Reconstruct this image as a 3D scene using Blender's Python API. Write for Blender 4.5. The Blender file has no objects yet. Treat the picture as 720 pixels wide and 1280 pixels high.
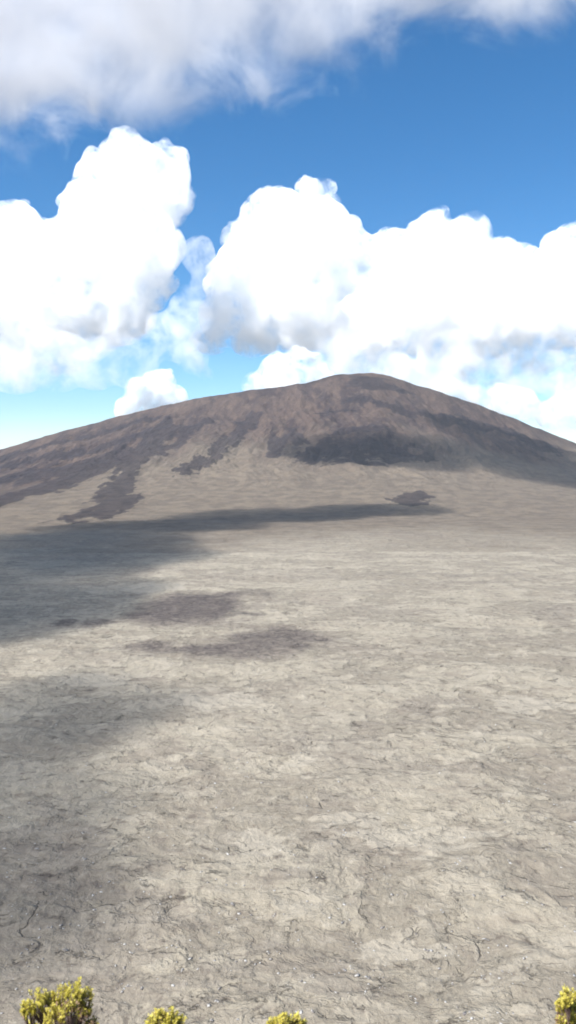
import bpy, bmesh, math, random
import numpy as np
from mathutils import Vector, noise as mnoise

random.seed(7)
RNG = np.random.default_rng(7)
scene = bpy.context.scene
COL = scene.collection

# ------------------------------------------------------------------ camera numbers
F = 1004.0                       # focal length in photo pixels (photo 720 x 1280)
PITCH = math.radians(3.70)       # looking slightly down
ZC = 150.0                       # eye height over the caldera floor
CP, SP = math.cos(PITCH), math.sin(PITCH)
SUN_EL = math.radians(50.0)
SUN_H = Vector((-0.78, -0.62, 0)).normalized()
SUN = Vector((SUN_H.x*math.cos(SUN_EL), SUN_H.y*math.cos(SUN_EL), math.sin(SUN_EL)))

def ray(px, py):
    a, v = (px-360.0)/F, (640.0-py)/F
    return np.array([a, CP+v*SP, -SP+v*CP])

def at_y(px, py, Y):
    d = ray(px, py)
    t = Y/d[1]
    return np.array([d[0]*t, Y, ZC+d[2]*t])

# ------------------------------------------------------------------ numpy noise
def _hash(ix, iy, seed):
    h = (ix.astype(np.int64)*374761393 + iy.astype(np.int64)*668265263 + seed*1274126177) & 0xffffffff
    h = ((h ^ (h >> 13))*1274126177) & 0xffffffff
    h = h ^ (h >> 16)
    return h

def gnoise(x, y, seed=0):
    ix, iy = np.floor(x), np.floor(y)
    fx, fy = x-ix, y-iy
    ux, uy = fx*fx*fx*(fx*(fx*6-15)+10), fy*fy*fy*(fy*(fy*6-15)+10)
    def g(dx, dy):
        a = _hash(ix+dx, iy+dy, seed)*(2*math.pi/4294967296.0)
        return np.cos(a)*(fx-dx)+np.sin(a)*(fy-dy)
    n0 = g(0, 0)*(1-ux)+g(1, 0)*ux
    n1 = g(0, 1)*(1-ux)+g(1, 1)*ux
    return (n0*(1-uy)+n1*uy)*1.5

def fbm(x, y, octs=4, seed=0, gain=0.5):
    s, a, f = 0.0, 1.0, 1.0
    for o in range(octs):
        s = s+a*gnoise(x*f+17.3*o, y*f-9.1*o, seed+o)
        a *= gain; f *= 2.03
    return s

def sstep(a, b, x):
    t = np.clip((x-a)/(b-a), 0, 1)
    return t*t*(3-2*t)

# ------------------------------------------------------------------ terrain shape
YR, YB = 4500.0, 1950.0
SIL = [(-60, 583), (0, 562), (50, 547), (100, 533), (150, 520), (200, 508), (250, 498), (300, 490), (350, 483),
       (390, 477), (404, 473), (415, 469.5), (440, 467.5), (470, 467), (485, 469.5), (500, 475), (530, 483.5),
       (550, 489.5), (600, 507), (650, 526), (700, 546), (720, 554), (780, 580)]
_sx, _sz = [], []
for q in SIL:
    p = at_y(q[0], q[1], YR)
    _sx.append(p[0]); _sz.append(p[2])
_sx = [_sx[0]-3500, _sx[0]-1200]+_sx+[_sx[-1]+900, _sx[-1]+2600]
_sz = [0.0, 55.0]+_sz+[45.0, 0.0]
_gx = np.linspace(_sx[0], _sx[-1], 1500)
_gz = np.interp(_gx, _sx, _sz)
_k = np.exp(-0.5*(np.arange(-10, 11)/2.6)**2); _k /= _k.sum()
_gzs = np.convolve(np.pad(_gz, 10, mode='edge'), _k, mode='valid')

def ridge_z(x):
    return np.interp(x, _gx, _gzs, left=0.0, right=0.0)

def base_z(x, y):
    yb = YB + 160*np.sin(x/900.0+0.6) + 0.00002*x*x*np.where(x < 0, 1.0, 0.6)
    yb = np.minimum(yb, 3300.0)
    # azimuth lines are followed so that the crest outline stays the crest outline
    xr = x*YR/np.maximum(y, 1200.0)
    mix = sstep(YB, YR, y)
    zr = ridge_z(xr*(mix)+x*(1-mix)*1.25)
    t = np.clip((y-yb)/(YR-yb), 0, 1)
    front = 0.30*t**1.25+0.70*t**1.75
    back = 1-0.9*sstep(0, 5200, y-YR)-0.10*sstep(0, 350, y-YR)
    z = zr*np.where(y <= YR, front, back)
    plain = 4.0*sstep(300, 1900, y)*0 + 3.0*gnoise(x/700.0, y/700.0, 5)*sstep(150, 500, y)
    z = z + plain*(1-sstep(0.0, 0.4, t))
    z = np.where(y > YR+3000, z-120*sstep(YR+3000, 12000, y), z)
    return z

HIT_Y = np.concatenate([np.arange(150, 2000, 4.0), np.arange(2000, 4520, 8.0)])
def hit(px, py):
    """where a line of sight of the survey meets the ground"""
    d = ray(px, py)
    Yv = HIT_Y
    t = Yv/d[1]
    z = ZC+d[2]*t
    ok = np.nonzero(z <= base_z(d[0]*t, Yv))[0]
    if len(ok) == 0:
        return at_y(px, py, 4480.0)
    i = ok[0]
    return np.array([d[0]*t[i], Yv[i], z[i]])

# ------------------------------------------------------------------ helpers
def new_obj(name, me, mat=None, parent=None, **props):
    o = bpy.data.objects.new(name, me)
    COL.objects.link(o)
    if mat is not None and me is not None:
        me.materials.append(mat)
    if parent is not None:
        o.parent = parent
    for k, v in props.items():
        o[k] = v
    return o

def grid_mesh(name, X, Y, Z, attrs=None):
    R, C = X.shape
    me = bpy.data.meshes.new(name)
    n = R*C
    co = np.stack([X, Y, Z], -1).astype(np.float32).reshape(-1)
    idx = np.arange(n).reshape(R, C)
    q = np.stack([idx[:-1, :-1], idx[:-1, 1:], idx[1:, 1:], idx[1:, :-1]], -1).reshape(-1)
    nf = (R-1)*(C-1)
    me.vertices.add(n); me.vertices.foreach_set('co', co)
    me.loops.add(nf*4); me.loops.foreach_set('vertex_index', q.astype(np.int32))
    me.polygons.add(nf)
    me.polygons.foreach_set('loop_start', np.arange(0, nf*4, 4, dtype=np.int32))
    me.polygons.foreach_set('use_smooth', np.ones(nf, dtype=bool))
    me.update(calc_edges=True)
    for k, a in (attrs or {}).items():
        at = me.attributes.new(k, 'FLOAT', 'POINT')
        at.data.foreach_set('value', a.astype(np.float32).reshape(-1))
    return me

class NT:
    def __init__(s, name):
        s.m = bpy.data.materials.new(name)
        s.m.use_nodes = True
        s.t = s.m.node_tree
        s.t.nodes.clear()
        s.out = s.t.nodes.new('ShaderNodeOutputMaterial')
    def n(s, typ, **kw):
        nd = s.t.nodes.new(typ)
        for k, v in kw.items():
            if hasattr(nd, k):
                setattr(nd, k, v)
        return nd
    def link(s, a, b):
        s.t.links.new(a, b)
    def val(s, sock, v):
        if isinstance(v, bpy.types.NodeSocket):
            s.link(v, sock)
        else:
            sock.default_value = v
    def math(s, op, a, b=0.0, c=0.0, clamp=False):
        nd = s.n('ShaderNodeMath', operation=op, use_clamp=clamp)
        s.val(nd.inputs[0], a); s.val(nd.inputs[1], b); s.val(nd.inputs[2], c)
        return nd.outputs[0]
    def noise(s, vec, scale, detail=4.0, rough=0.55, dist=0.0, typ='FBM'):
        nd = s.n('ShaderNodeTexNoise', noise_type=typ)
        s.link(vec, nd.inputs['Vector'])
        nd.inputs['Scale'].default_value = scale
        nd.inputs['Detail'].default_value = detail
        nd.inputs['Roughness'].default_value = rough
        nd.inputs['Distortion'].default_value = dist
        return nd
    def vmul(s, vec, xyz):
        nd = s.n('ShaderNodeVectorMath', operation='MULTIPLY')
        s.link(vec, nd.inputs[0]); nd.inputs[1].default_value = xyz
        return nd.outputs[0]
    def ramp(s, v, a, b, lo=0.0, hi=1.0, smooth=True):
        nd = s.n('ShaderNodeMapRange', interpolation_type='SMOOTHSTEP' if smooth else 'LINEAR')
        s.val(nd.inputs['Value'], v)
        nd.inputs['From Min'].default_value = a; nd.inputs['From Max'].default_value = b
        nd.inputs['To Min'].default_value = lo; nd.inputs['To Max'].default_value = hi
        return nd.outputs[0]
    def mix(s, f, a, b, mode='MIX'):
        nd = s.n('ShaderNodeMix', data_type='RGBA', blend_type=mode)
        s.val(nd.inputs[0], f)
        for sock, v in ((nd.inputs[6], a), (nd.inputs[7], b)):
            if isinstance(v, bpy.types.NodeSocket): s.link(v, sock)
            else: sock.default_value = (*v, 1.0)
        return nd.outputs[2]
    def attr(s, name):
        nd = s.n('ShaderNodeAttribute', attribute_name=name)
        return nd.outputs['Fac']

# ------------------------------------------------------------------ lava ground material
def ground_material():
    M = NT('weathered_lava')
    pos = M.n('ShaderNodeNewGeometry').outputs['Position']
    # wandering coordinates so that no pattern runs straight
    wn = M.noise(pos, 0.02, 3.0)
    wv = M.n('ShaderNodeVectorMath', operation='MULTIPLY_ADD')
    M.link(wn.outputs['Color'], wv.inputs[0]); wv.inputs[1].default_value = (26, 26, 0); M.link(pos, wv.inputs[2])
    w = wv.outputs[0]
    wn2 = M.noise(pos, 0.25, 3.0)
    wv2 = M.n('ShaderNodeVectorMath', operation='MULTIPLY_ADD')
    M.link(wn2.outputs['Color'], wv2.inputs[0]); wv2.inputs[1].default_value = (4.5, 4.5, 0); M.link(w, wv2.inputs[2])
    w2 = wv2.outputs[0]
    young_shade = M.attr('young_shade')          # dark recent flows and painted cloud shade, 0..1 before their ragged edge
    rust = M.attr('rust')            # oxidised scoria of the cone
    stain_shade = M.attr('stain_shade')          # greyer, rougher clinker, plus a cloud shadow band painted in
    big = M.noise(w, 0.0035, 5.0, 0.6).outputs['Fac']
    mid = M.noise(w, 0.022, 6.0, 0.62).outputs['Fac']
    fine = M.noise(w2, 0.16, 6.0, 0.68).outputs['Fac']
    grit = M.noise(pos, 1.1, 5.0, 0.7).outputs['Fac']
    # colour of the old plain: overlapping crusts with ragged rims
    wl = M.vmul(w2, (0.62, 1.0, 1.0))
    patch = M.noise(wl, 0.016, 8.0, 0.62, 0.5).outputs['Fac']
    patch2 = M.noise(wl, 0.050, 7.0, 0.66, 0.5).outputs['Fac']
    c = M.mix(M.ramp(patch, 0.46, 0.53), (0.222, 0.208, 0.184), (0.285, 0.270, 0.238))
    c = M.mix(M.math('MULTIPLY', M.ramp(big, 0.50, 0.66), 0.6), c, (0.215, 0.200, 0.184))
    c = M.mix(M.math('MULTIPLY', M.ramp(patch2, 0.52, 0.58), 0.50), c, (0.325, 0.310, 0.280))
    c = M.mix(M.math('MULTIPLY', M.ramp(patch2, 0.47, 0.40), 0.34), c, (0.170, 0.152, 0.140))
    c = M.mix(M.math('MULTIPLY', M.ramp(M.noise(w, 0.009, 6.0, 0.66).outputs['Fac'], 0.52, 0.60), 0.32), c, (0.178, 0.160, 0.150))
    c = M.mix(M.math('MULTIPLY', M.ramp(fine, 0.52, 0.68), 0.55), c, (0.36, 0.345, 0.315))
    c = M.mix(M.math('MULTIPLY', M.ramp(fine, 0.45, 0.33), 0.70), c, (0.115, 0.100, 0.094))
    c = M.mix(M.math('MULTIPLY', M.ramp(grit, 0.60, 0.72), 0.45), c, (0.42, 0.41, 0.385))
    c = M.mix(M.math('MULTIPLY', M.ramp(grit, 0.42, 0.30), 0.60), c, (0.085, 0.074, 0.070))
    st = M.math('ADD', stain_shade, M.math('MULTIPLY', M.math('SUBTRACT', patch, 0.5), 1.5))
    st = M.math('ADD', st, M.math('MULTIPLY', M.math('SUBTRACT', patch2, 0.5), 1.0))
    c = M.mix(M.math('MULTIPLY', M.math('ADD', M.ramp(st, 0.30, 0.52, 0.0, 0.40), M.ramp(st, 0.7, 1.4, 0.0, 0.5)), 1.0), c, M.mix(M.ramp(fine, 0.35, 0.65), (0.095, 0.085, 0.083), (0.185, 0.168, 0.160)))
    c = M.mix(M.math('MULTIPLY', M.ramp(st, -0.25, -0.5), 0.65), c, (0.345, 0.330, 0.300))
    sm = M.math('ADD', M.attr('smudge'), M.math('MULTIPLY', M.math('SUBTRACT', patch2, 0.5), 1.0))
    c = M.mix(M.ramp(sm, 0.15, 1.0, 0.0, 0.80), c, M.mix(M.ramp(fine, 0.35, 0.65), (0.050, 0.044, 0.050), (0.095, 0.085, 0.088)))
    apron = M.attr('apron')
    ac = M.mix(M.ramp(mid, 0.40, 0.60), (0.084, 0.069, 0.060), (0.130, 0.108, 0.089))
    c = M.mix(M.ramp(M.math('ADD', apron, M.math('MULTIPLY', M.math('SUBTRACT', patch, 0.5), 1.2)), 0.0, 1.0, 0.0, 0.85), c, ac)
    # cone slopes: brown and mauve scoria, streaked downhill
    sv = M.vmul(w, (0.010, 0.0022, 0.004))
    streak = M.noise(sv, 1.0, 6.0, 0.62, 0.6).outputs['Fac']
    sv2 = M.vmul(w, (0.045, 0.011, 0.02))
    streak2 = M.noise(sv2, 1.0, 5.0, 0.6, 0.4).outputs['Fac']
    rc = M.mix(M.ramp(streak, 0.38, 0.60), (0.034, 0.025, 0.029), (0.074, 0.054, 0.050))
    rc = M.mix(M.math('MULTIPLY', M.ramp(streak2, 0.50, 0.66), 0.6), rc, (0.108, 0.082, 0.070))
    rc = M.mix(M.math('MULTIPLY', M.ramp(streak2, 0.46, 0.33), 0.6), rc, (0.050, 0.040, 0.042))
    c = M.mix(M.ramp(M.math('ADD', rust, M.math('MULTIPLY', M.math('SUBTRACT', mid, 0.5), 0.8)), 0.05, 0.95), c, rc)
    # recent flows and painted cloud shade, with ragged margins
    yv = M.math('ADD', young_shade, M.math('MULTIPLY', M.math('SUBTRACT', streak2, 0.5), 0.9))
    yv = M.math('ADD', yv, M.math('MULTIPLY', M.math('SUBTRACT', mid, 0.5), 0.9))
    ym = M.ramp(yv, 0.42, 0.58)
    yc = M.mix(M.ramp(mid, 0.4, 0.6), (0.013, 0.011, 0.017), (0.027, 0.022, 0.028))
    c = M.mix(M.math('MULTIPLY', ym, 0.80), c, yc)
    # contraction cracks: two sizes, only here and there
    def cracks(vec, scale, width, gate_scale, lo, hi):
        v = M.n('ShaderNodeTexVoronoi', feature='DISTANCE_TO_EDGE')
        M.link(vec, v.inputs['Vector']); v.inputs['Scale'].default_value = scale
        line = M.ramp(v.outputs['Distance'], width, 0.0)
        gate = M.ramp(M.noise(w, gate_scale, 3.0).outputs['Fac'], lo, hi)
        return M.math('MULTIPLY', line, gate)
    k1 = cracks(M.vmul(w2, (0.55, 1.2, 1)), 0.045, 0.015, 0.05, 0.56, 0.64)
    k2 = cracks(M.vmul(w2, (0.45, 1.1, 1)), 0.16, 0.05, 0.09, 0.57, 0.64)
    # undercut lips where one crust overrides the next
    def lips(f, at, width, gs, lo, hi):
        dd = M.math('ABSOLUTE', M.math('SUBTRACT', f, at))
        return M.math('MULTIPLY', M.ramp(dd, width, 0.0), M.ramp(M.noise(w, gs, 3.0).outputs['Fac'], lo, hi))
    e1 = lips(patch, 0.495, 0.006, 0.060, 0.55, 0.62)
    e2 = lips(patch2, 0.500, 0.011, 0.110, 0.56, 0.64)
    e3 = lips(patch2, 0.560, 0.009, 0.090, 0.57, 0.65)
    k = M.math('MAXIMUM', k1, M.math('MULTIPLY', k2, 0.7))
    k = M.math('MAXIMUM', k, M.math('MAXIMUM', e1, M.math('MAXIMUM', e2, e3)))
    c = M.mix(M.math('MULTIPLY', k, 0.65), c, (0.030, 0.026, 0.025))
    # relief below the mesh size
    h = M.math('MULTIPLY', fine, 2.6)
    h = M.math('ADD', h, M.math('MULTIPLY', grit, 0.55))
    h = M.math('ADD', h, M.math('MULTIPLY', mid, 3.5))
    h = M.math('ADD', h, M.math('MULTIPLY', M.ramp(patch, 0.485, 0.505), 1.3))
    h = M.math('ADD', h, M.math('MULTIPLY', M.ramp(patch2, 0.49, 0.515), 0.8))
    h = M.math('ADD', h, M.math('MULTIPLY', M.ramp(patch2, 0.55, 0.57), 0.6))
    h = M.math('SUBTRACT', h, M.math('MULTIPLY', k, 1.4))
    b = M.n('ShaderNodeBump')
    b.inputs['Strength'].default_value = 0.62
    b.inputs['Distance'].default_value = 1.0
    M.link(h, b.inputs['Height'])
    c = M.mix(1.0, c, (0.86, 0.805, 0.705), 'MULTIPLY')
    p = M.n('ShaderNodeBsdfPrincipled')
    M.link(c, p.inputs['Base Color'])
    p.inputs['Roughness'].default_value = 0.95
    p.inputs['Specular IOR Level'].default_value = 0.15
    M.link(b.outputs[0], p.inputs['Normal'])
    M.link(p.outputs[0], M.out.inputs['Surface'])
    return M.m

MAT_GROUND = ground_material()

# ------------------------------------------------------------------ terrain mesh
rows_a = ZC/np.linspace(math.tan(math.radians(70)), math.tan(math.radians(45)), 14)[:-1]
rows_b = ZC/np.linspace(1.0, ZC/2000.0, 860)[:-1]
rows_c = np.linspace(2000, YR, 430)[:-1]
rows_d = YR+26500*np.linspace(0, 1, 80)**2.2
ys = np.concatenate([rows_a, rows_b, rows_c, rows_d])
uo = 0.46+np.linspace(0, 1, 60)[1:]
us = np.concatenate([-uo[::-1], np.linspace(-0.46, 0.46, 1050), uo])
U, Y = np.meshgrid(us, ys)
OW = np.maximum(np.abs(U)-0.46, 0)
X = np.clip(U, -0.46, 0.46)*Y + np.sign(U)*(OW*400+OW**3*55000)
Z = base_z(X, Y)

# marks on the ground: ellipses given by where they lie on the surveyed slope
def ellipses(lst):
    out = []
    for (px, py, rx, ry) in lst:
        c = hit(px, py)
        a, b = hit(px, py+ry), hit(px, py-ry)
        out.append((c[0], c[1], rx*c[1]/F, max(abs(b[1]-a[1])/2, 6.0)))
    return out

def field(lst, X, Y, warp=0.0, f=0.9):
    m = np.zeros_like(X)
    for (cx, cy, rx, ry) in ellipses(lst):
        r0, r1 = np.searchsorted(ys, cy-2.6*ry), np.searchsorted(ys, cy+2.6*ry)
        if r1 <= r0: continue
        xs, yv = X[r0:r1], Y[r0:r1]
        dx = (xs-cx)/rx; dy = (yv-cy)/ry
        sel = (np.abs(dx) < 2.6)
        dx, dy = dx[sel], dy[sel]
        if warp:
            ax, ay = xs[sel]/rx*f, yv[sel]/ry*f
            dx = dx+warp*fbm(ax, ay, 5, 31, 0.6); dy = dy+warp*fbm(ax+31.7, ay-12.2, 5, 57, 0.6)
        v = 1.0-sstep(0.25, 1.6, np.sqrt(dx*dx+dy*dy))
        sub = m[r0:r1]
        sub[sel] = np.maximum(sub[sel], v)
    return m

def stroke(pts, w, n=None):
    """a flow: ellipses strung along a line of photo points; w = half width"""
    out = []
    for (x0, y0), (x1, y1) in zip(pts[:-1], pts[1:]):
        L = math.hypot(x1-x0, y1-y0)
        k = max(2, int(L/(w*0.9)))
        for i in range(k):
            t = i/k
            out.append((x0+(x1-x0)*t, y0+(y1-y0)*t, w*1.25, w*0.62))
    return out

YOUNG_SHADE = []
YOUNG_SHADE += [(133, 639, 36, 16), (140, 626, 28, 14), (150, 612, 20, 10)]
YOUNG_SHADE += stroke([(138, 618), (150, 603), (162, 585), (172, 568), (196, 548), (220, 528)], 15)
YOUNG_SHADE += stroke([(172, 575), (150, 588), (165, 566), (185, 556)], 8)
YOUNG_SHADE += stroke([(228, 588), (262, 574), (285, 552), (305, 530), (328, 510)], 12)
YOUNG_SHADE += stroke([(250, 580), (280, 568)], 9)
YOUNG_SHADE += stroke([(195, 566), (228, 552), (240, 535), (270, 520)], 10)
YOUNG_SHADE += stroke([(0, 628), (40, 616), (75, 606), (105, 590), (130, 575), (170, 555)], 17)
YOUNG_SHADE += stroke([(0, 600), (40, 594), (110, 584), (150, 576)], 15)
YOUNG_SHADE += stroke([(0, 584), (60, 572), (120, 562), (170, 548), (215, 530)], 6)
YOUNG_SHADE += stroke([(0, 573), (60, 559), (130, 541), (200, 521)], 5)
YOUNG_SHADE += [(450, 562, 62, 14), (408, 569, 42, 14), (490, 566, 50, 12), (440, 577, 40, 7), (345, 553, 14, 14), (370, 545, 20, 10), (340, 566, 12, 10)]  # dark lava together with the cloud shade on the cone, painted as one tone
YOUNG_SHADE += [(500, 512, 34, 6), (540, 521, 40, 6), (600, 533, 34, 6), (660, 552, 34, 6), (450, 540, 30, 5), (455, 500, 30, 5), (420, 512, 24, 4), (475, 480, 50, 6)]
YOUNG_SHADE += [(512, 624, 30, 8)]  # a patch of cloud shadow at the mountain foot, painted dark
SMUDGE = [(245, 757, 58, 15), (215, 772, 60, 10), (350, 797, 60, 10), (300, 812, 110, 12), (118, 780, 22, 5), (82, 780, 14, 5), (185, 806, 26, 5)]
STAIN_SHADE = [(245, 757, 55, 17), (230, 768, 75, 14), (350, 797, 60, 14), (300, 812, 120, 14), (320, 742, 50, 5), (118, 780, 22, 6), (82, 780, 16, 6),
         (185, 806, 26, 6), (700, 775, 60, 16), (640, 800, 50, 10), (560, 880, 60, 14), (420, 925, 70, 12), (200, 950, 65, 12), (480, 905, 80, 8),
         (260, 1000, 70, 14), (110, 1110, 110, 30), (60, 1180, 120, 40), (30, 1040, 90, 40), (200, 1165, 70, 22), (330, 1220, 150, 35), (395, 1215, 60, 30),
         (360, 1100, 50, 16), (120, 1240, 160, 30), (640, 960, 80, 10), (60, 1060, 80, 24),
         (330, 655, 180, 10), (120, 680, 140, 14), (560, 720, 120, 7), (470, 640, 80, 6), (370, 1010, 60, 10), (640, 1060, 60, 12), (420, 1000, 40, 10), (690, 900, 60, 10)]  # the ellipses nearest the mountain foot deepen the cloud shadow band by colour
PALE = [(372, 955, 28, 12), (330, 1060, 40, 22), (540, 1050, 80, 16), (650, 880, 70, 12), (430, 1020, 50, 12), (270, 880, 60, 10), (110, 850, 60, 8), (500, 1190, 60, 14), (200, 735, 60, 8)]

young_shade = field(YOUNG_SHADE, X, Y, 0.75, 0.6)
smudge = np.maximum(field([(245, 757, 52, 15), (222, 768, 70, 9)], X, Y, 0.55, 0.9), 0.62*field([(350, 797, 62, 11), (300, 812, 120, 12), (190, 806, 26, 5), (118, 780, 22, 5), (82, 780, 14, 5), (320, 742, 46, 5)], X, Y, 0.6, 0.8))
stain_shade = field(STAIN_SHADE, X, Y, 0.95)*0.60 + 0.45*field([(20, 1120, 110, 90), (40, 1230, 130, 60)], X, Y, 0.5) - 0.7*field(PALE, X, Y, 0.7) + 1.5*field(SMUDGE, X, Y, 0.7) + 0.8*field([(245, 757, 52, 14)], X, Y, 0.7)
rust = np.clip(sstep(50, 400, Z+60*fbm(X/260.0, Y/500.0, 4, 3)-15+np.clip(-X-300, 0, 1600)*0.16), 0, 1)
apron = np.where(Y > 1300, sstep(900, 2200, Y+250*fbm(X/300.0, Y/500.0, 4, 13)), 0)
rust = np.clip(rust + 0.5*field([(40, 592, 110, 30), (100, 560, 90, 18), (20, 612, 60, 20), (470, 490, 110, 20), (600, 540, 110, 22), (440, 560, 110, 26)], X, Y, 0.6, 0.7), 0, 1)
rust = np.where(Y > 1700, rust, 0)

# relief
cell = np.clip(Y/900.0, 0.25, 6.0)
near = 1-sstep(1400, 3000, Y)
relief = 1.5*fbm(X/75.0, Y/75.0, 3, 11)
relief += 0.9*(0.5-np.abs(fbm(X/26.0+0.3*gnoise(X/40, Y/40, 2), Y/26.0, 3, 21)))*near
relief += 0.35*fbm(X/7.0, Y/7.0, 3, 41)*(1-sstep(500, 1200, Y))
relief += 0.12*fbm(X/2.0, Y/2.0, 2, 43)*(1-sstep(250, 600, Y))
mount = sstep(15, 160, Z)*np.where(Y > 1700, 1, 0)
gully = 17.0*fbm(X/170.0+0.5*gnoise(X/400, Y/400, 8), Y/620.0, 5, 61)+6.0*fbm(X/60.0, Y/90.0, 4, 71)
crest = 1-0.62*np.exp(-((Y-YR)/260.0)**2)
relief = relief*(1-0.5*mount)*crest + gully*mount*crest
relief += 3.0*young_shade*sstep(1500, 2200, Y)*crest
Z = Z+relief

split = int(np.searchsorted(ys, 1960.0))
sl0, sl1 = slice(0, split+1), slice(split, None)
me = grid_mesh('lava_plain', X[sl0], Y[sl0], Z[sl0], dict(smudge=smudge[sl0], apron=apron[sl0], young_shade=young_shade[sl0], stain_shade=stain_shade[sl0], rust=rust[sl0]))
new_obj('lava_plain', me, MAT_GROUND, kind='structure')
me = grid_mesh('volcano', X[sl1], Y[sl1], Z[sl1], dict(smudge=smudge[sl1], apron=apron[sl1], young_shade=young_shade[sl1], stain_shade=stain_shade[sl1], rust=rust[sl1]))
new_obj('volcano', me, MAT_GROUND, kind='structure')

# ------------------------------------------------------------------ the rim the camera stands on
def rim_z(x, y):
    yy = y+0.10*fbm(x/1.5, y/3.0, 3, 5)+0.0*x
    edge = 1.9
    a = np.where(yy < edge, 0.0, (yy-edge)*0.80)
    a = a+np.where(yy > 9.5, (yy-9.5)*2.2, 0)
    z = ZC-1.6-a
    z = z-0.06*np.abs(fbm(x/0.5, y/0.5, 3, 6))-0.05*np.abs(x)**0.9*sstep(2, 30, np.abs(x))
    z = z+fbm(x/30.0, y/12.0, 3, 9)*sstep(10, 30, np.hypot(x, y))*3.0-1.5*sstep(10, 30, np.hypot(x, y))
    return np.maximum(z, -8.0)
xx = np.sign(np.linspace(-1, 1, 321))*(np.abs(np.linspace(-1, 1, 321))**3.0*420+np.abs(np.linspace(-1, 1, 321))*8)
yy = np.concatenate([-np.linspace(1, 0, 60)[:-1]**2.5*260, np.linspace(0, 12, 150)[:-1], np.linspace(12, 75, 120)])
GX, GY = np.meshgrid(xx, yy)
GZ = rim_z(GX, GY)
me = grid_mesh('cliff', GX, GY, GZ, dict(smudge=np.zeros_like(GX), apron=np.zeros_like(GX), young_shade=np.zeros_like(GX), stain_shade=np.full_like(GX, 0.5), rust=np.zeros_like(GX)))
new_obj('cliff', me, MAT_GROUND, kind='structure')

# ------------------------------------------------------------------ rubble strewn over the near plain
def rubble():
    bm = bmesh.new()
    bmesh.ops.create_icosphere(bm, subdivisions=1, radius=1.0)
    bv = np.array([v.co[:] for v in bm.verts]); bf = np.array([[v.index for v in f.verts] for f in bm.faces])
    bm.free()
    N = 16000
    dep = RNG.uniform(0.20, 0.76, N)**1.0
    yb = ZC/dep
    ub = RNG.uniform(-0.45, 0.45, N)
    xb = ub*yb
    g = fbm(xb/14.0, yb/6.0, 4, 91, 0.7)
    keep = g > RNG.uniform(0.15, 0.8, N)+0.35*sstep(230, 500, yb)
    xb, yb = xb[keep], yb[keep]
    # ground height by bilinear look-up in the terrain grid
    ri = np.clip(np.searchsorted(ys, yb)-1, 0, len(ys)-2); ci = np.clip(np.searchsorted(us, xb/yb)-1, 0, len(us)-2)
    zb = Z[ri, ci]
    n = len(xb)
    s = 0.12+0.42*RNG.random(n)**3
    V = bv[None]*(1+RNG.uniform(-0.4, 0.35, (n, len(bv), 1)))
    ang = RNG.uniform(0, 6.28, n)
    V = V*np.stack([s*RNG.uniform(0.9, 2.2, n), s*RNG.uniform(0.8, 1.3, n), s*RNG.uniform(0.3, 0.6, n)], -1)[:, None]
    ca, sa = np.cos(ang)[:, None], np.sin(ang)[:, None]
    V = np.stack([V[..., 0]*ca-V[..., 1]*sa, V[..., 0]*sa+V[..., 1]*ca, V[..., 2]], -1)
    V += np.stack([xb, yb, zb+s*0.15], -1)[:, None]
    Fc = bf[None]+(np.arange(n)*len(bv))[:, None, None]
    me = bpy.data.meshes.new('rubble')
    V = V.reshape(-1, 3); Fc = Fc.reshape(-1, 3)
    me.vertices.add(len(V)); me.vertices.foreach_set('co', V.astype(np.float32).reshape(-1))
    me.loops.add(len(Fc)*3); me.loops.foreach_set('vertex_index', Fc.astype(np.int32).reshape(-1))
    me.polygons.add(len(Fc)); me.polygons.foreach_set('loop_start', np.arange(0, len(Fc)*3, 3, dtype=np.int32))
    me.update(calc_edges=True)
    M = NT('pale_rock')
    geo = M.n('ShaderNodeNewGeometry')
    nz = M.noise(geo.outputs['Position'], 0.9, 3.0).outputs['Fac']
    c = M.mix(M.ramp(nz, 0.42, 0.58), (0.13, 0.118, 0.11), (0.33, 0.32, 0.30))
    p = M.n('ShaderNodeBsdfPrincipled'); M.link(c, p.inputs['Base Color']); p.inputs['Roughness'].default_value = 0.9
    M.link(p.outputs[0], M.out.inputs['Surface'])
    o = new_obj('rubble', me, M.m, kind='stuff')
    o['label'] = 'pale loose lava rubble strewn over the near plain'; o['category'] = 'rubble'
rubble()

# ------------------------------------------------------------------ shrubs on the rim
def leaf_material():
    M = NT('shrub_leaf')
    a = M.attr('tone')
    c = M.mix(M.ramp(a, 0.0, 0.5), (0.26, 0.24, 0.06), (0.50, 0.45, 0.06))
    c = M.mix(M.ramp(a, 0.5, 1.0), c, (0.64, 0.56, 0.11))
    p = M.n('ShaderNodeBsdfPrincipled'); M.link(c, p.inputs['Base Color']); p.inputs['Roughness'].default_value = 0.6
    tr = M.n('ShaderNodeBsdfTranslucent'); M.link(c, tr.inputs['Color'])
    mx = M.n('ShaderNodeMixShader'); mx.inputs[0].default_value = 0.42
    M.link(p.outputs[0], mx.inputs[1]); M.link(tr.outputs[0], mx.inputs[2])
    M.link(mx.outputs[0], M.out.inputs['Surface'])
    return M.m

def plain_material(name, c0, c1, scale):
    M = NT(name)
    pos = M.n('ShaderNodeNewGeometry').outputs['Position']
    c = M.mix(M.ramp(M.noise(pos, scale, 4.0).outputs['Fac'], 0.35, 0.65), c0, c1)
    p = M.n('ShaderNodeBsdfPrincipled'); M.link(c, p.inputs['Base Color']); p.inputs['Roughness'].default_value = 0.85
    M.link(p.outputs[0], M.out.inputs['Surface'])
    return M.m

MAT_LEAF = leaf_material()
MAT_TWIG = plain_material('shrub_twig', (0.085, 0.050, 0.038), (0.19, 0.135, 0.11), 30)
MAT_DRY = plain_material('dry_leaf', (0.16, 0.095, 0.06), (0.27, 0.18, 0.11), 25)

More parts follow.
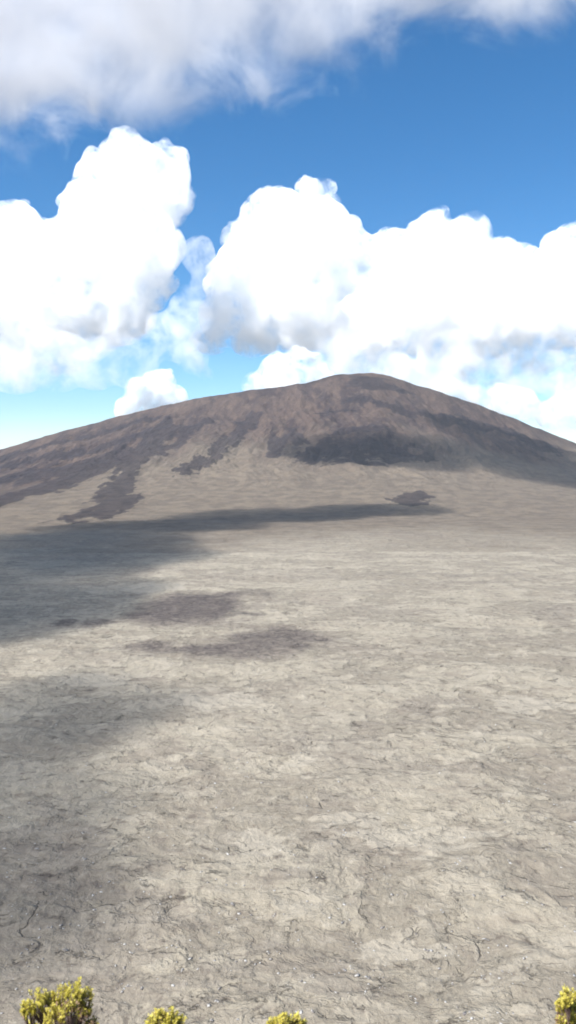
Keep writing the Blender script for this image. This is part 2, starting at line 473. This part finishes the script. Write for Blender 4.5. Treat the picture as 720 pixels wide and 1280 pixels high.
def mesh_from(name, verts, faces, tones=None):
    me = bpy.data.meshes.new(name)
    me.from_pydata(verts, [], faces)
    me.update()
    if tones is not None:
        at = me.attributes.new('tone', 'FLOAT', 'POINT')
        at.data.foreach_set('value', np.array(tones, dtype=np.float32))
    return me

def tube(V, Fs, pts, r0, r1, seg=5):
    n = len(pts); b = len(V)
    for i, p in enumerate(pts):
        d = (pts[min(i+1, n-1)]-pts[max(i-1, 0)]).normalized()
        s = d.orthogonal().normalized(); t = d.cross(s)
        r = r0+(r1-r0)*i/(n-1)
        for k in range(seg):
            a = 2*math.pi*k/seg
            V.append(tuple(p+s*math.cos(a)*r+t*math.sin(a)*r))
    for i in range(n-1):
        for k in range(seg):
            Fs.append((b+i*seg+k, b+i*seg+(k+1) % seg, b+(i+1)*seg+(k+1) % seg, b+(i+1)*seg+k))

def shrub(label, heads, Y, foot_px, dens=1.0, hgt=0.85):
    """heads: (px, py, radius px, tone) of the leafy shoot ends, at a distance Y in front of the camera"""
    rnd = random.Random(int(foot_px)*13+5)
    fx = at_y(foot_px, 1280, Y)[0]
    fz = float(rim_z(np.array([fx]), np.array([Y]))[0])
    foot = Vector((fx, Y, fz))
    root = new_obj('shrub', None, label=label, category='shrub', group='low yellow-green shrubs along the rim')
    root.location = foot; root.empty_display_size = 0.2
    SV, SF, LV, LF, LT, DV, DF = [], [], [], [], [], [], []
    for (px, py, rp, tone) in heads:
        yo = Y+rnd.uniform(-0.16, 0.16)
        c = Vector(at_y(px, py, yo))-foot
        r = rp*(Y*1.2)/F
        nshoot = 20
        b0 = Vector((rnd.uniform(-0.03, 0.03), rnd.uniform(-0.03, 0.03), -0.04))
        fork = b0.lerp(c, 0.78)+Vector((rnd.uniform(-0.03, 0.03), rnd.uniform(-0.04, 0.04), -0.03))
        tube(SV, SF, [b0, b0.lerp(fork, 0.5)+Vector((rnd.uniform(-.02, .02), 0, .01)), fork], 0.011, 0.007)
        for s in range(nshoot):
            th = rnd.uniform(0, 2*math.pi); ph = math.acos(rnd.uniform(-0.35, 1))
            tip = c+Vector((math.sin(ph)*math.cos(th), math.sin(ph)*math.sin(th), math.cos(ph)))*r*rnd.uniform(0.55, 1.0)
            mid = fork.lerp(tip, 0.5)+Vector((rnd.uniform(-.02, .02), rnd.uniform(-.02, .02), rnd.uniform(-.01, .01)))
            tube(SV, SF, [fork, mid, tip], 0.005, 0.0025, 4)
            ax = (tip-mid).normalized()
            nl = 30
            for k in range(nl):
                t = 1-0.62*rnd.random()**1.3
                pos = mid.lerp(tip, t)+Vector((rnd.gauss(0, .006), rnd.gauss(0, .006), rnd.gauss(0, .006)))
                dry = rnd.random() < (0.30 if t < 0.6 else 0.03)+(0.35 if tone < 0.3 else 0)
                out = Vector((rnd.gauss(0, 1), rnd.gauss(0, 1), rnd.gauss(0, 1)))
                out = (out-ax*out.dot(ax)).normalized()
                d = (out*rnd.uniform(0.5, 1.0)+ax*rnd.uniform(0.3, 1.1)).normalized()
                L = rnd.uniform(0.012, 0.022); w = L*0.34
                sd = d.cross(ax).normalized()
                V_, F_ = (DV, DF) if dry else (LV, LF)
                b = len(V_)
                V_ += [tuple(pos), tuple(pos+d*L*0.5+sd*w), tuple(pos+d*L+ax*0.003), tuple(pos+d*L*0.5-sd*w)]
                F_.append((b, b+1, b+2, b+3))
                if not dry:
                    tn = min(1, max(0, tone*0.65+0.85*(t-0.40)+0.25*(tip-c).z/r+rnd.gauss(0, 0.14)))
                    LT += [tn]*4
    new_obj('stems', mesh_from('stems', SV, SF), MAT_TWIG, root)
    new_obj('foliage', mesh_from('foliage', LV, LF, LT), MAT_LEAF, root)
    if DV:
        new_obj('dry_leaves', mesh_from('dry_leaves', DV, DF), MAT_DRY, root)
    return root

shrub('largest yellow-green shrub with brown twiggy stems in the bottom left corner',
      [(44, 1254, 15, .6), (57, 1250, 11, .6), (34, 1262, 9, .4), (75, 1243, 11, .7), (96, 1238, 11, .55), (107, 1244, 9, .8),
       (88, 1258, 9, .1), (104, 1264, 10, .05), (70, 1272, 14, .9), (92, 1280, 14, .7), (50, 1282, 14, .5), (112, 1282, 10, .2), (72, 1262, 9, .1)],
      6.0, 72, 1.0)
shrub('small rounded shrub tuft left of centre at the bottom edge of the view',
      [(200, 1273, 10, .7), (212, 1272, 11, .6), (222, 1277, 10, .6), (190, 1281, 9, .6), (208, 1290, 16, .5)], 6.3, 208)
shrub('small flat-topped shrub tuft near the middle of the bottom edge',
      [(342, 1280, 8, .9), (354, 1276, 9, .9), (366, 1277, 9, .8), (376, 1282, 8, .8), (358, 1294, 16, .6)], 6.2, 358)
shrub('bright yellow shrub cut off by the right edge of the view',
      [(708, 1246, 9, .95), (717, 1250, 11, .9), (703, 1256, 7, .6), (716, 1267, 12, .8), (710, 1280, 11, .4), (730, 1256, 14, .8), (732, 1276, 14, .7), (700, 1278, 6, .1)],
      5.8, 716)

# ------------------------------------------------------------------ clouds
def cloud_material(name, sigma, nscale=None, lo=0.4, hi=0.6, floor=0.0, col=(1, 1, 1), detail=4.0, step=1.0, stretch=(1, 1, 1), low0=2000.0, low1=3300.0):
    M = NT(name)
    p = M.n('ShaderNodeVolumePrincipled')
    p.inputs['Color'].default_value = (*col, 1)
    p.inputs['Anisotropy'].default_value = 0.0
    if nscale:
        pos = M.n('ShaderNodeNewGeometry').outputs['Position']
        v = M.vmul(pos, stretch)
        nz = M.noise(v, nscale, detail, 0.71, 0.35).outputs['Fac']
        sz = M.n('ShaderNodeSeparateXYZ'); M.link(pos, sz.inputs[0])
        low = M.ramp(sz.outputs[2], low0, low1)                     # thinner and more ragged towards the base
        nz = M.math('ADD', nz, M.math('MULTIPLY', M.math('SUBTRACT', low, 1.0), 0.04))
        d = M.math('MULTIPLY', M.ramp(nz, lo, hi, floor*sigma, sigma), M.math('MULTIPLY_ADD', low, 0.6, 0.4))
        M.link(d, p.inputs['Density'])
    else:
        p.inputs['Density'].default_value = sigma
    M.link(p.outputs[0], M.out.inputs['Volume'])
    M.m.cycles.homogeneous_volume = not nscale if hasattr(M.m.cycles, 'homogeneous_volume') else False
    M.m.cycles.volume_step_rate = step
    return M.m

def blob_mesh(name, balls, voxel, amp, nsc, seed):
    """balls: (centre, (rx, ry, rz)) fused into one skin, then roughened"""
    bm = bmesh.new()
    for c, r in balls:
        res = bmesh.ops.create_icosphere(bm, subdivisions=3, radius=1.0)
        for v in res['verts']:
            v.co = Vector((v.co.x*r[0]+c[0], v.co.y*r[1]+c[1], v.co.z*r[2]+c[2]))
    me = bpy.data.meshes.new(name+'_raw'); bm.to_mesh(me); bm.free()
    o = bpy.data.objects.new(name+'_raw', me); COL.objects.link(o)
    md = o.modifiers.new('r', 'REMESH'); md.mode = 'VOXEL'; md.voxel_size = voxel; md.use_smooth_shade = True
    dg = bpy.context.evaluated_depsgraph_get()
    out = bpy.data.meshes.new_from_object(o.evaluated_get(dg))
    bpy.data.objects.remove(o); bpy.data.meshes.remove(me)
    out.name = name
    n = len(out.vertices)
    co = np.empty(n*3, np.float32); out.vertices.foreach_get('co', co); co = co.reshape(-1, 3)
    no = np.empty(n*3, np.float32); out.vertices.foreach_get('normal', no); no = no.reshape(-1, 3)
    d = np.empty(n)
    off = Vector((seed*13.7, seed*7.1, seed*3.3))
    for i in range(n):
        p = Vector(co[i])/nsc+off
        a = 0.5-abs(mnoise.noise(p))*1.6                    # billows: rounded outside, creased inside
        b = 0.5-abs(mnoise.noise(p*2.3))*1.6
        e = 0.5-abs(mnoise.noise(p*5.1))*1.6
        d[i] = a+0.45*b+0.12*e
    co = co+no*(d[:, None]*amp)
    out.vertices.foreach_set('co', co.astype(np.float32).reshape(-1))
    out.update()
    # skin it once more so that no fold of the roughened surface runs through another
    o = bpy.data.objects.new(name+'_raw', out); COL.objects.link(o)
    md = o.modifiers.new('r', 'REMESH'); md.mode = 'VOXEL'; md.voxel_size = voxel; md.use_smooth_shade = True
    dg = bpy.context.evaluated_depsgraph_get()
    fin = bpy.data.meshes.new_from_object(o.evaluated_get(dg))
    bpy.data.objects.remove(o); bpy.data.meshes.remove(out)
    fin.name = name
    return fin

def cumulus(name, label, puffs, Yd, mat, kids=12, voxel=38.0, amp=100.0, nsc=620.0, seed=1, group=None):
    rnd = random.Random(seed)
    balls = []
    px2m = Yd/F
    for q in puffs:
        px, py, r = q[:3]
        dy = q[3] if len(q) > 3 else rnd.uniform(-0.5, 0.5)
        c = at_y(px, py, Yd)
        R = r*px2m
        c = at_y(px, py, Yd+dy*R*1.5)
        balls.append((c, (R*0.93, R*1.1, R*0.93)))
        for k in range(kids):
            th = rnd.uniform(0, 2*math.pi); cz = rnd.uniform(-0.5, 1.0)
            s = math.sqrt(1-cz*cz)
            rr = R*rnd.choice((0.16, 0.22, 0.3, 0.42))
            cc = (c[0]+s*math.cos(th)*(R*1.02-rr*0.55), c[1]+s*math.sin(th)*(R*1.02-rr*0.55), c[2]+cz*(R*1.02-rr*0.55))
            balls.append((cc, (rr, rr, rr)))
    me = blob_mesh(name, balls, voxel, amp, nsc, seed)
    o = new_obj(name, me, mat, label=label, category='cloud')
    if group: o['group'] = group
    return o

YCL = 17000.0
MC_DENSE = cloud_material('cumulus', 0.0062, 0.0021, 0.425, 0.66, 0.02, col=(0.996, 0.998, 1.0), detail=7.0, step=0.35)
MC_PUFF = cloud_material('small_cumulus', 0.0065, 0.0030, 0.42, 0.64, 0.02, col=(0.996, 0.998, 1.0), detail=7.0, step=0.35, low0=100, low1=900)
MC_THIN = cloud_material('thin_cloud', 0.0022, 0.0014, 0.43, 0.68, 0.0, detail=7.0, step=0.35, low0=300, low1=1400)
cumulus('cumulus_cloud', 'tall white cumulus tower on the left with a rounded leaning head',
        [(163, 205, 34), (205, 215, 34), (130, 232, 38), (180, 250, 52), (120, 268, 45), (215, 245, 24), (20, 290, 40), (52, 330, 55), (120, 320, 62),
         (178, 320, 48), (-20, 340, 60), (30, 400, 62), (95, 395, 62), (150, 385, 48), (190, 360, 28), (-40, 420, 60), (75, 438, 34), (30, 440, 30)],
        YCL, MC_DENSE, seed=3)
cumulus('cumulus_cloud', 'broad heaped white cumulus bank behind the summit filling the right half of the sky',
        [(388, 243, 22), (405, 235, 12), (345, 285, 48), (300, 300, 24), (395, 300, 50), (425, 320, 45), (320, 345, 58), (380, 380, 70), (460, 345, 45),
         (495, 325, 38), (540, 300, 34), (575, 290, 15), (560, 340, 60), (620, 335, 38), (650, 360, 50), (500, 400, 70), (600, 400, 70), (670, 410, 60), (440, 420, 50),
         (560, 440, 55), (320, 405, 45), (280, 400, 34), (640, 455, 48), (262, 425, 24), (700, 330, 36), (725, 310, 34), (740, 380, 60), (750, 450, 40), (480, 455, 40), (400, 430, 30)],
        YCL+1500, MC_DENSE, seed=5)
cumulus('cumulus_cloud', 'small white cumulus puff just above the left shoulder of the volcano',
        [(175, 492, 22), (200, 480, 22), (215, 500, 22), (190, 510, 24), (160, 512, 18)], YCL+3000, MC_PUFF, seed=7, kids=5, voxel=50, amp=50)
cumulus('cumulus_cloud', 'low white cumulus touching the ridge line left of the summit',
        [(318, 480, 17), (345, 462, 22), (372, 450, 18), (392, 458, 18), (360, 485, 26), (400, 480, 22)], YCL-2500, MC_PUFF, seed=9, kids=6, voxel=50, amp=50)
cumulus('cumulus_cloud', 'white cumulus low behind the right flank of the volcano',
        [(590, 495, 18), (625, 500, 22), (655, 505, 22), (690, 517, 22), (720, 515, 24), (740, 505, 30), (560, 485, 16), (700, 500, 14)], YCL-1500, MC_PUFF, seed=11, kids=6, voxel=50, amp=50)
cumulus('thin_cloud', 'thin veil of cloud between the white tower and the broad bank',
        [(250, 320, 24), (262, 350, 26), (240, 390, 30), (215, 420, 34), (160, 450, 40), (240, 445, 22), (70, 450, 44), (20, 455, 40), (120, 455, 34), (258, 468, 9)], YCL-2500, MC_THIN, seed=13, kids=4, voxel=60, amp=90)

cumulus('thin_cloud', 'pale veil hanging under the broad cloud bank right of the summit',
        [(440, 462, 30), (490, 470, 34), (540, 472, 34), (600, 478, 30), (640, 470, 34), (690, 468, 30), (730, 480, 40), (560, 450, 40), (420, 440, 30)], YCL-2500, MC_THIN, seed=17, kids=4, voxel=60, amp=90)

# ------------------------------------------------------------------ high grey sheet and the clouds that shade the ground
def sheet_material():
    M = NT('grey_sheet_cloud')
    p = M.n('ShaderNodeVolumePrincipled'); p.inputs['Color'].default_value = (0.88, 0.888, 0.905, 1)
    pos = M.n('ShaderNodeNewGeometry').outputs['Position']
    sep = M.n('ShaderNodeSeparateXYZ'); M.link(pos, sep.inputs[0])
    x, y, z = sep.outputs
    d = M.math('SUBTRACT', M.math('ADD', M.math('MULTIPLY', x, 0.408), M.math('MULTIPLY', y, 0.913)), 5900.0)   # metres beyond its ragged edge
    nz = M.noise(pos, 0.0017, 9.0, 0.66, 0.4).outputs['Fac']
    body = M.math('ADD', M.math('MULTIPLY', M.math('SUBTRACT', nz, 0.5), 5.4), M.ramp(d, -1300, 450, 1.0, -1.0, smooth=False))
    body = M.math('SUBTRACT', body, M.ramp(x, -300, 2300, 0.0, 0.40, smooth=False))
    prof = M.math('MULTIPLY', M.ramp(z, 2640, 2840), M.ramp(z, 3420, 3100))
    dens = M.math('MULTIPLY', M.ramp(body, 0.0, 1.3, 0.0, 0.0030), prof)
    M.link(dens, p.inputs['Density'])
    M.link(p.outputs[0], M.out.inputs['Volume'])
    M.m.cycles.volume_step_rate = 0.35
    return M.m
_b = []
_r = random.Random(4)
for gx in np.arange(-5200, 3300, 420.0):
    for gy in np.arange(3700, 7800, 420.0):
        if 0.408*gx+0.913*gy < 6500:
            _b.append(((gx+_r.uniform(-90, 90), gy+_r.uniform(-90, 90), 3000+_r.uniform(-40, 40)), (420, 420, 420)))
_me = blob_mesh('sheet_cloud', _b, 70, 60, 500, 5)
new_obj('sheet_cloud', _me, sheet_material(), label='ragged grey sheet of cloud across the upper left corner with wisps trailing right', category='cloud')

def shade_cloud(label, ells, alt, thick, seed, mat):
    balls = []
    rnd = random.Random(seed)
    for (px, py, rx, ry) in ells:
        c = hit(px, py); a, b = hit(px, py+ry), hit(px, py-ry)
        RX, RY = rx*c[1]/F, max(abs(b[1]-a[1])/2, 20)
        t = (ZC+alt-c[2])/SUN.z
        C = Vector(c)+SUN*t
        C.y += (b[1]+a[1])/2-c[1]
        n = max(3, int(max(RX, RY)/thick*2.0))
        for k in range(min(n*6, 110)):
            th = rnd.uniform(0, 6.283); q = math.sqrt(rnd.random())*0.85
            r = thick*rnd.uniform(0.6, 1.2)
            r = min(r, max(RX, RY)*0.8)
            balls.append(((C.x+math.cos(th)*q*max(RX-r*.6, 1), C.y+math.sin(th)*q*max(RY-r*.6, 1), C.z+rnd.uniform(-.3, .3)*thick),
                          (min(r*1.3, max(RX, 30)), min(r*1.3, max(RY, 30)), thick*rnd.uniform(0.5, 0.8))))
        print('shade cloud elev', math.degrees(math.atan2(C.z-ZC, math.hypot(C.x, C.y))), 'az', math.degrees(math.atan2(C.x, C.y)))
    me = blob_mesh('cloud', balls, max(thick*0.16, 12), thick*0.25, thick*1.2, seed)
    o = new_obj('cloud', me, mat, kind='structure')
    return o
MC_SHADE = cloud_material('shade_cloud', 0.0068)
shade_cloud('', [(60, 690, 130, 28), (110, 700, 110, 22), (0, 720, 90, 30), (180, 660, 110, 8), (20, 765, 110, 28), (340, 645, 120, 7), (470, 638, 70, 6), (40, 760, 80, 30)], 2600, 130, 21, MC_SHADE)
shade_cloud('', [(20, 900, 90, 45), (90, 890, 80, 22), (30, 960, 80, 40), (30, 1040, 90, 60), (10, 1130, 90, 70), (-60, 1000, 80, 100), (-10, 1100, 50, 60), (-60, 1180, 60, 90), (150, 895, 60, 12)], 2200, 60, 22, MC_SHADE)
shade_cloud('', [(430, 562, 70, 20), (510, 566, 80, 20), (600, 572, 80, 20), (690, 590, 70, 20), (660, 560, 90, 16), (740, 600, 60, 24)], 3200, 150, 23, cloud_material('thin_shade_cloud', 0.0042))

# ------------------------------------------------------------------ haze
bpy.ops.mesh.primitive_cube_add(size=1)
hz = bpy.context.object; hz.name = 'haze'; hz['kind'] = 'stuff'
ztop, zbot = 690.0, -260.0
hz.scale = (29400*2, 15000, ztop-zbot); hz.location = (0, 14100-7500, (ztop+zbot)/2)
hz.scale = (90000*2, 32500, ztop-zbot); hz.location = (0, 16000, (ztop+zbot)/2)
M = NT('haze')
p = M.n('ShaderNodeVolumePrincipled'); p.inputs['Color'].default_value = (0.80, 0.89, 1.0, 1); p.inputs['Density'].default_value = 2.2e-5
p.inputs['Anisotropy'].default_value = 0.0
M.link(p.outputs[0], M.out.inputs['Volume'])
hz.data.materials.append(M.m)

# ------------------------------------------------------------------ light, sky, camera
world = bpy.data.worlds.new('World'); scene.world = world; world.use_nodes = True
nt = world.node_tree; nt.nodes.clear()
wo = nt.nodes.new('ShaderNodeOutputWorld'); bg = nt.nodes.new('ShaderNodeBackground'); sky = nt.nodes.new('ShaderNodeTexSky')
sky.sky_type = 'NISHITA'; sky.sun_disc = False
sky.sun_elevation = SUN_EL; sky.sun_rotation = math.atan2(SUN.x, SUN.y)
sky.altitude = 2300; sky.air_density = 1.0; sky.dust_density = 0.3; sky.ozone_density = 2.5
bg.inputs['Strength'].default_value = 0.079
hs = nt.nodes.new('ShaderNodeHueSaturation'); hs.inputs['Saturation'].default_value = 1.30; hs.inputs['Hue'].default_value = 0.496
nt.links.new(sky.outputs[0], hs.inputs['Color']); nt.links.new(hs.outputs[0], bg.inputs[0]); nt.links.new(bg.outputs[0], wo.inputs[0])
sl = bpy.data.lights.new('sun', 'SUN'); sl.energy = 5.0; sl.angle = math.radians(0.53); sl.color = (1.0, 0.975, 0.94)
so = bpy.data.objects.new('sun', sl); COL.objects.link(so)
so.rotation_euler = SUN.to_track_quat('Z', 'Y').to_euler(); so.location = (0, 0, 400)

cam = bpy.data.cameras.new('camera'); co = bpy.data.objects.new('camera', cam); COL.objects.link(co)
co.location = (0, 0, ZC); co.rotation_euler = (math.pi/2-PITCH, 0, 0)
cam.sensor_fit = 'VERTICAL'; cam.sensor_height = 24.0; cam.lens = 24.0*F/1280.0
cam.clip_start = 0.1; cam.clip_end = 120000
scene.camera = co
cam.dof.use_dof = True; cam.dof.focus_distance = 400.0; cam.dof.aperture_fstop = 1.5

scene.view_settings.view_transform = 'Standard'; scene.view_settings.look = 'None'
scene.view_settings.exposure = 1.15; scene.view_settings.gamma = 1.0
cy = scene.cycles
cy.max_bounces = 24; cy.diffuse_bounces = 2; cy.glossy_bounces = 1; cy.transmission_bounces = 2; cy.volume_bounces = 24; cy.transparent_max_bounces = 32
cy.volume_max_steps = 256
cy.use_adaptive_sampling = True; cy.adaptive_threshold = 0.02
cy.use_denoising = True
cy.filter_width = 1.8
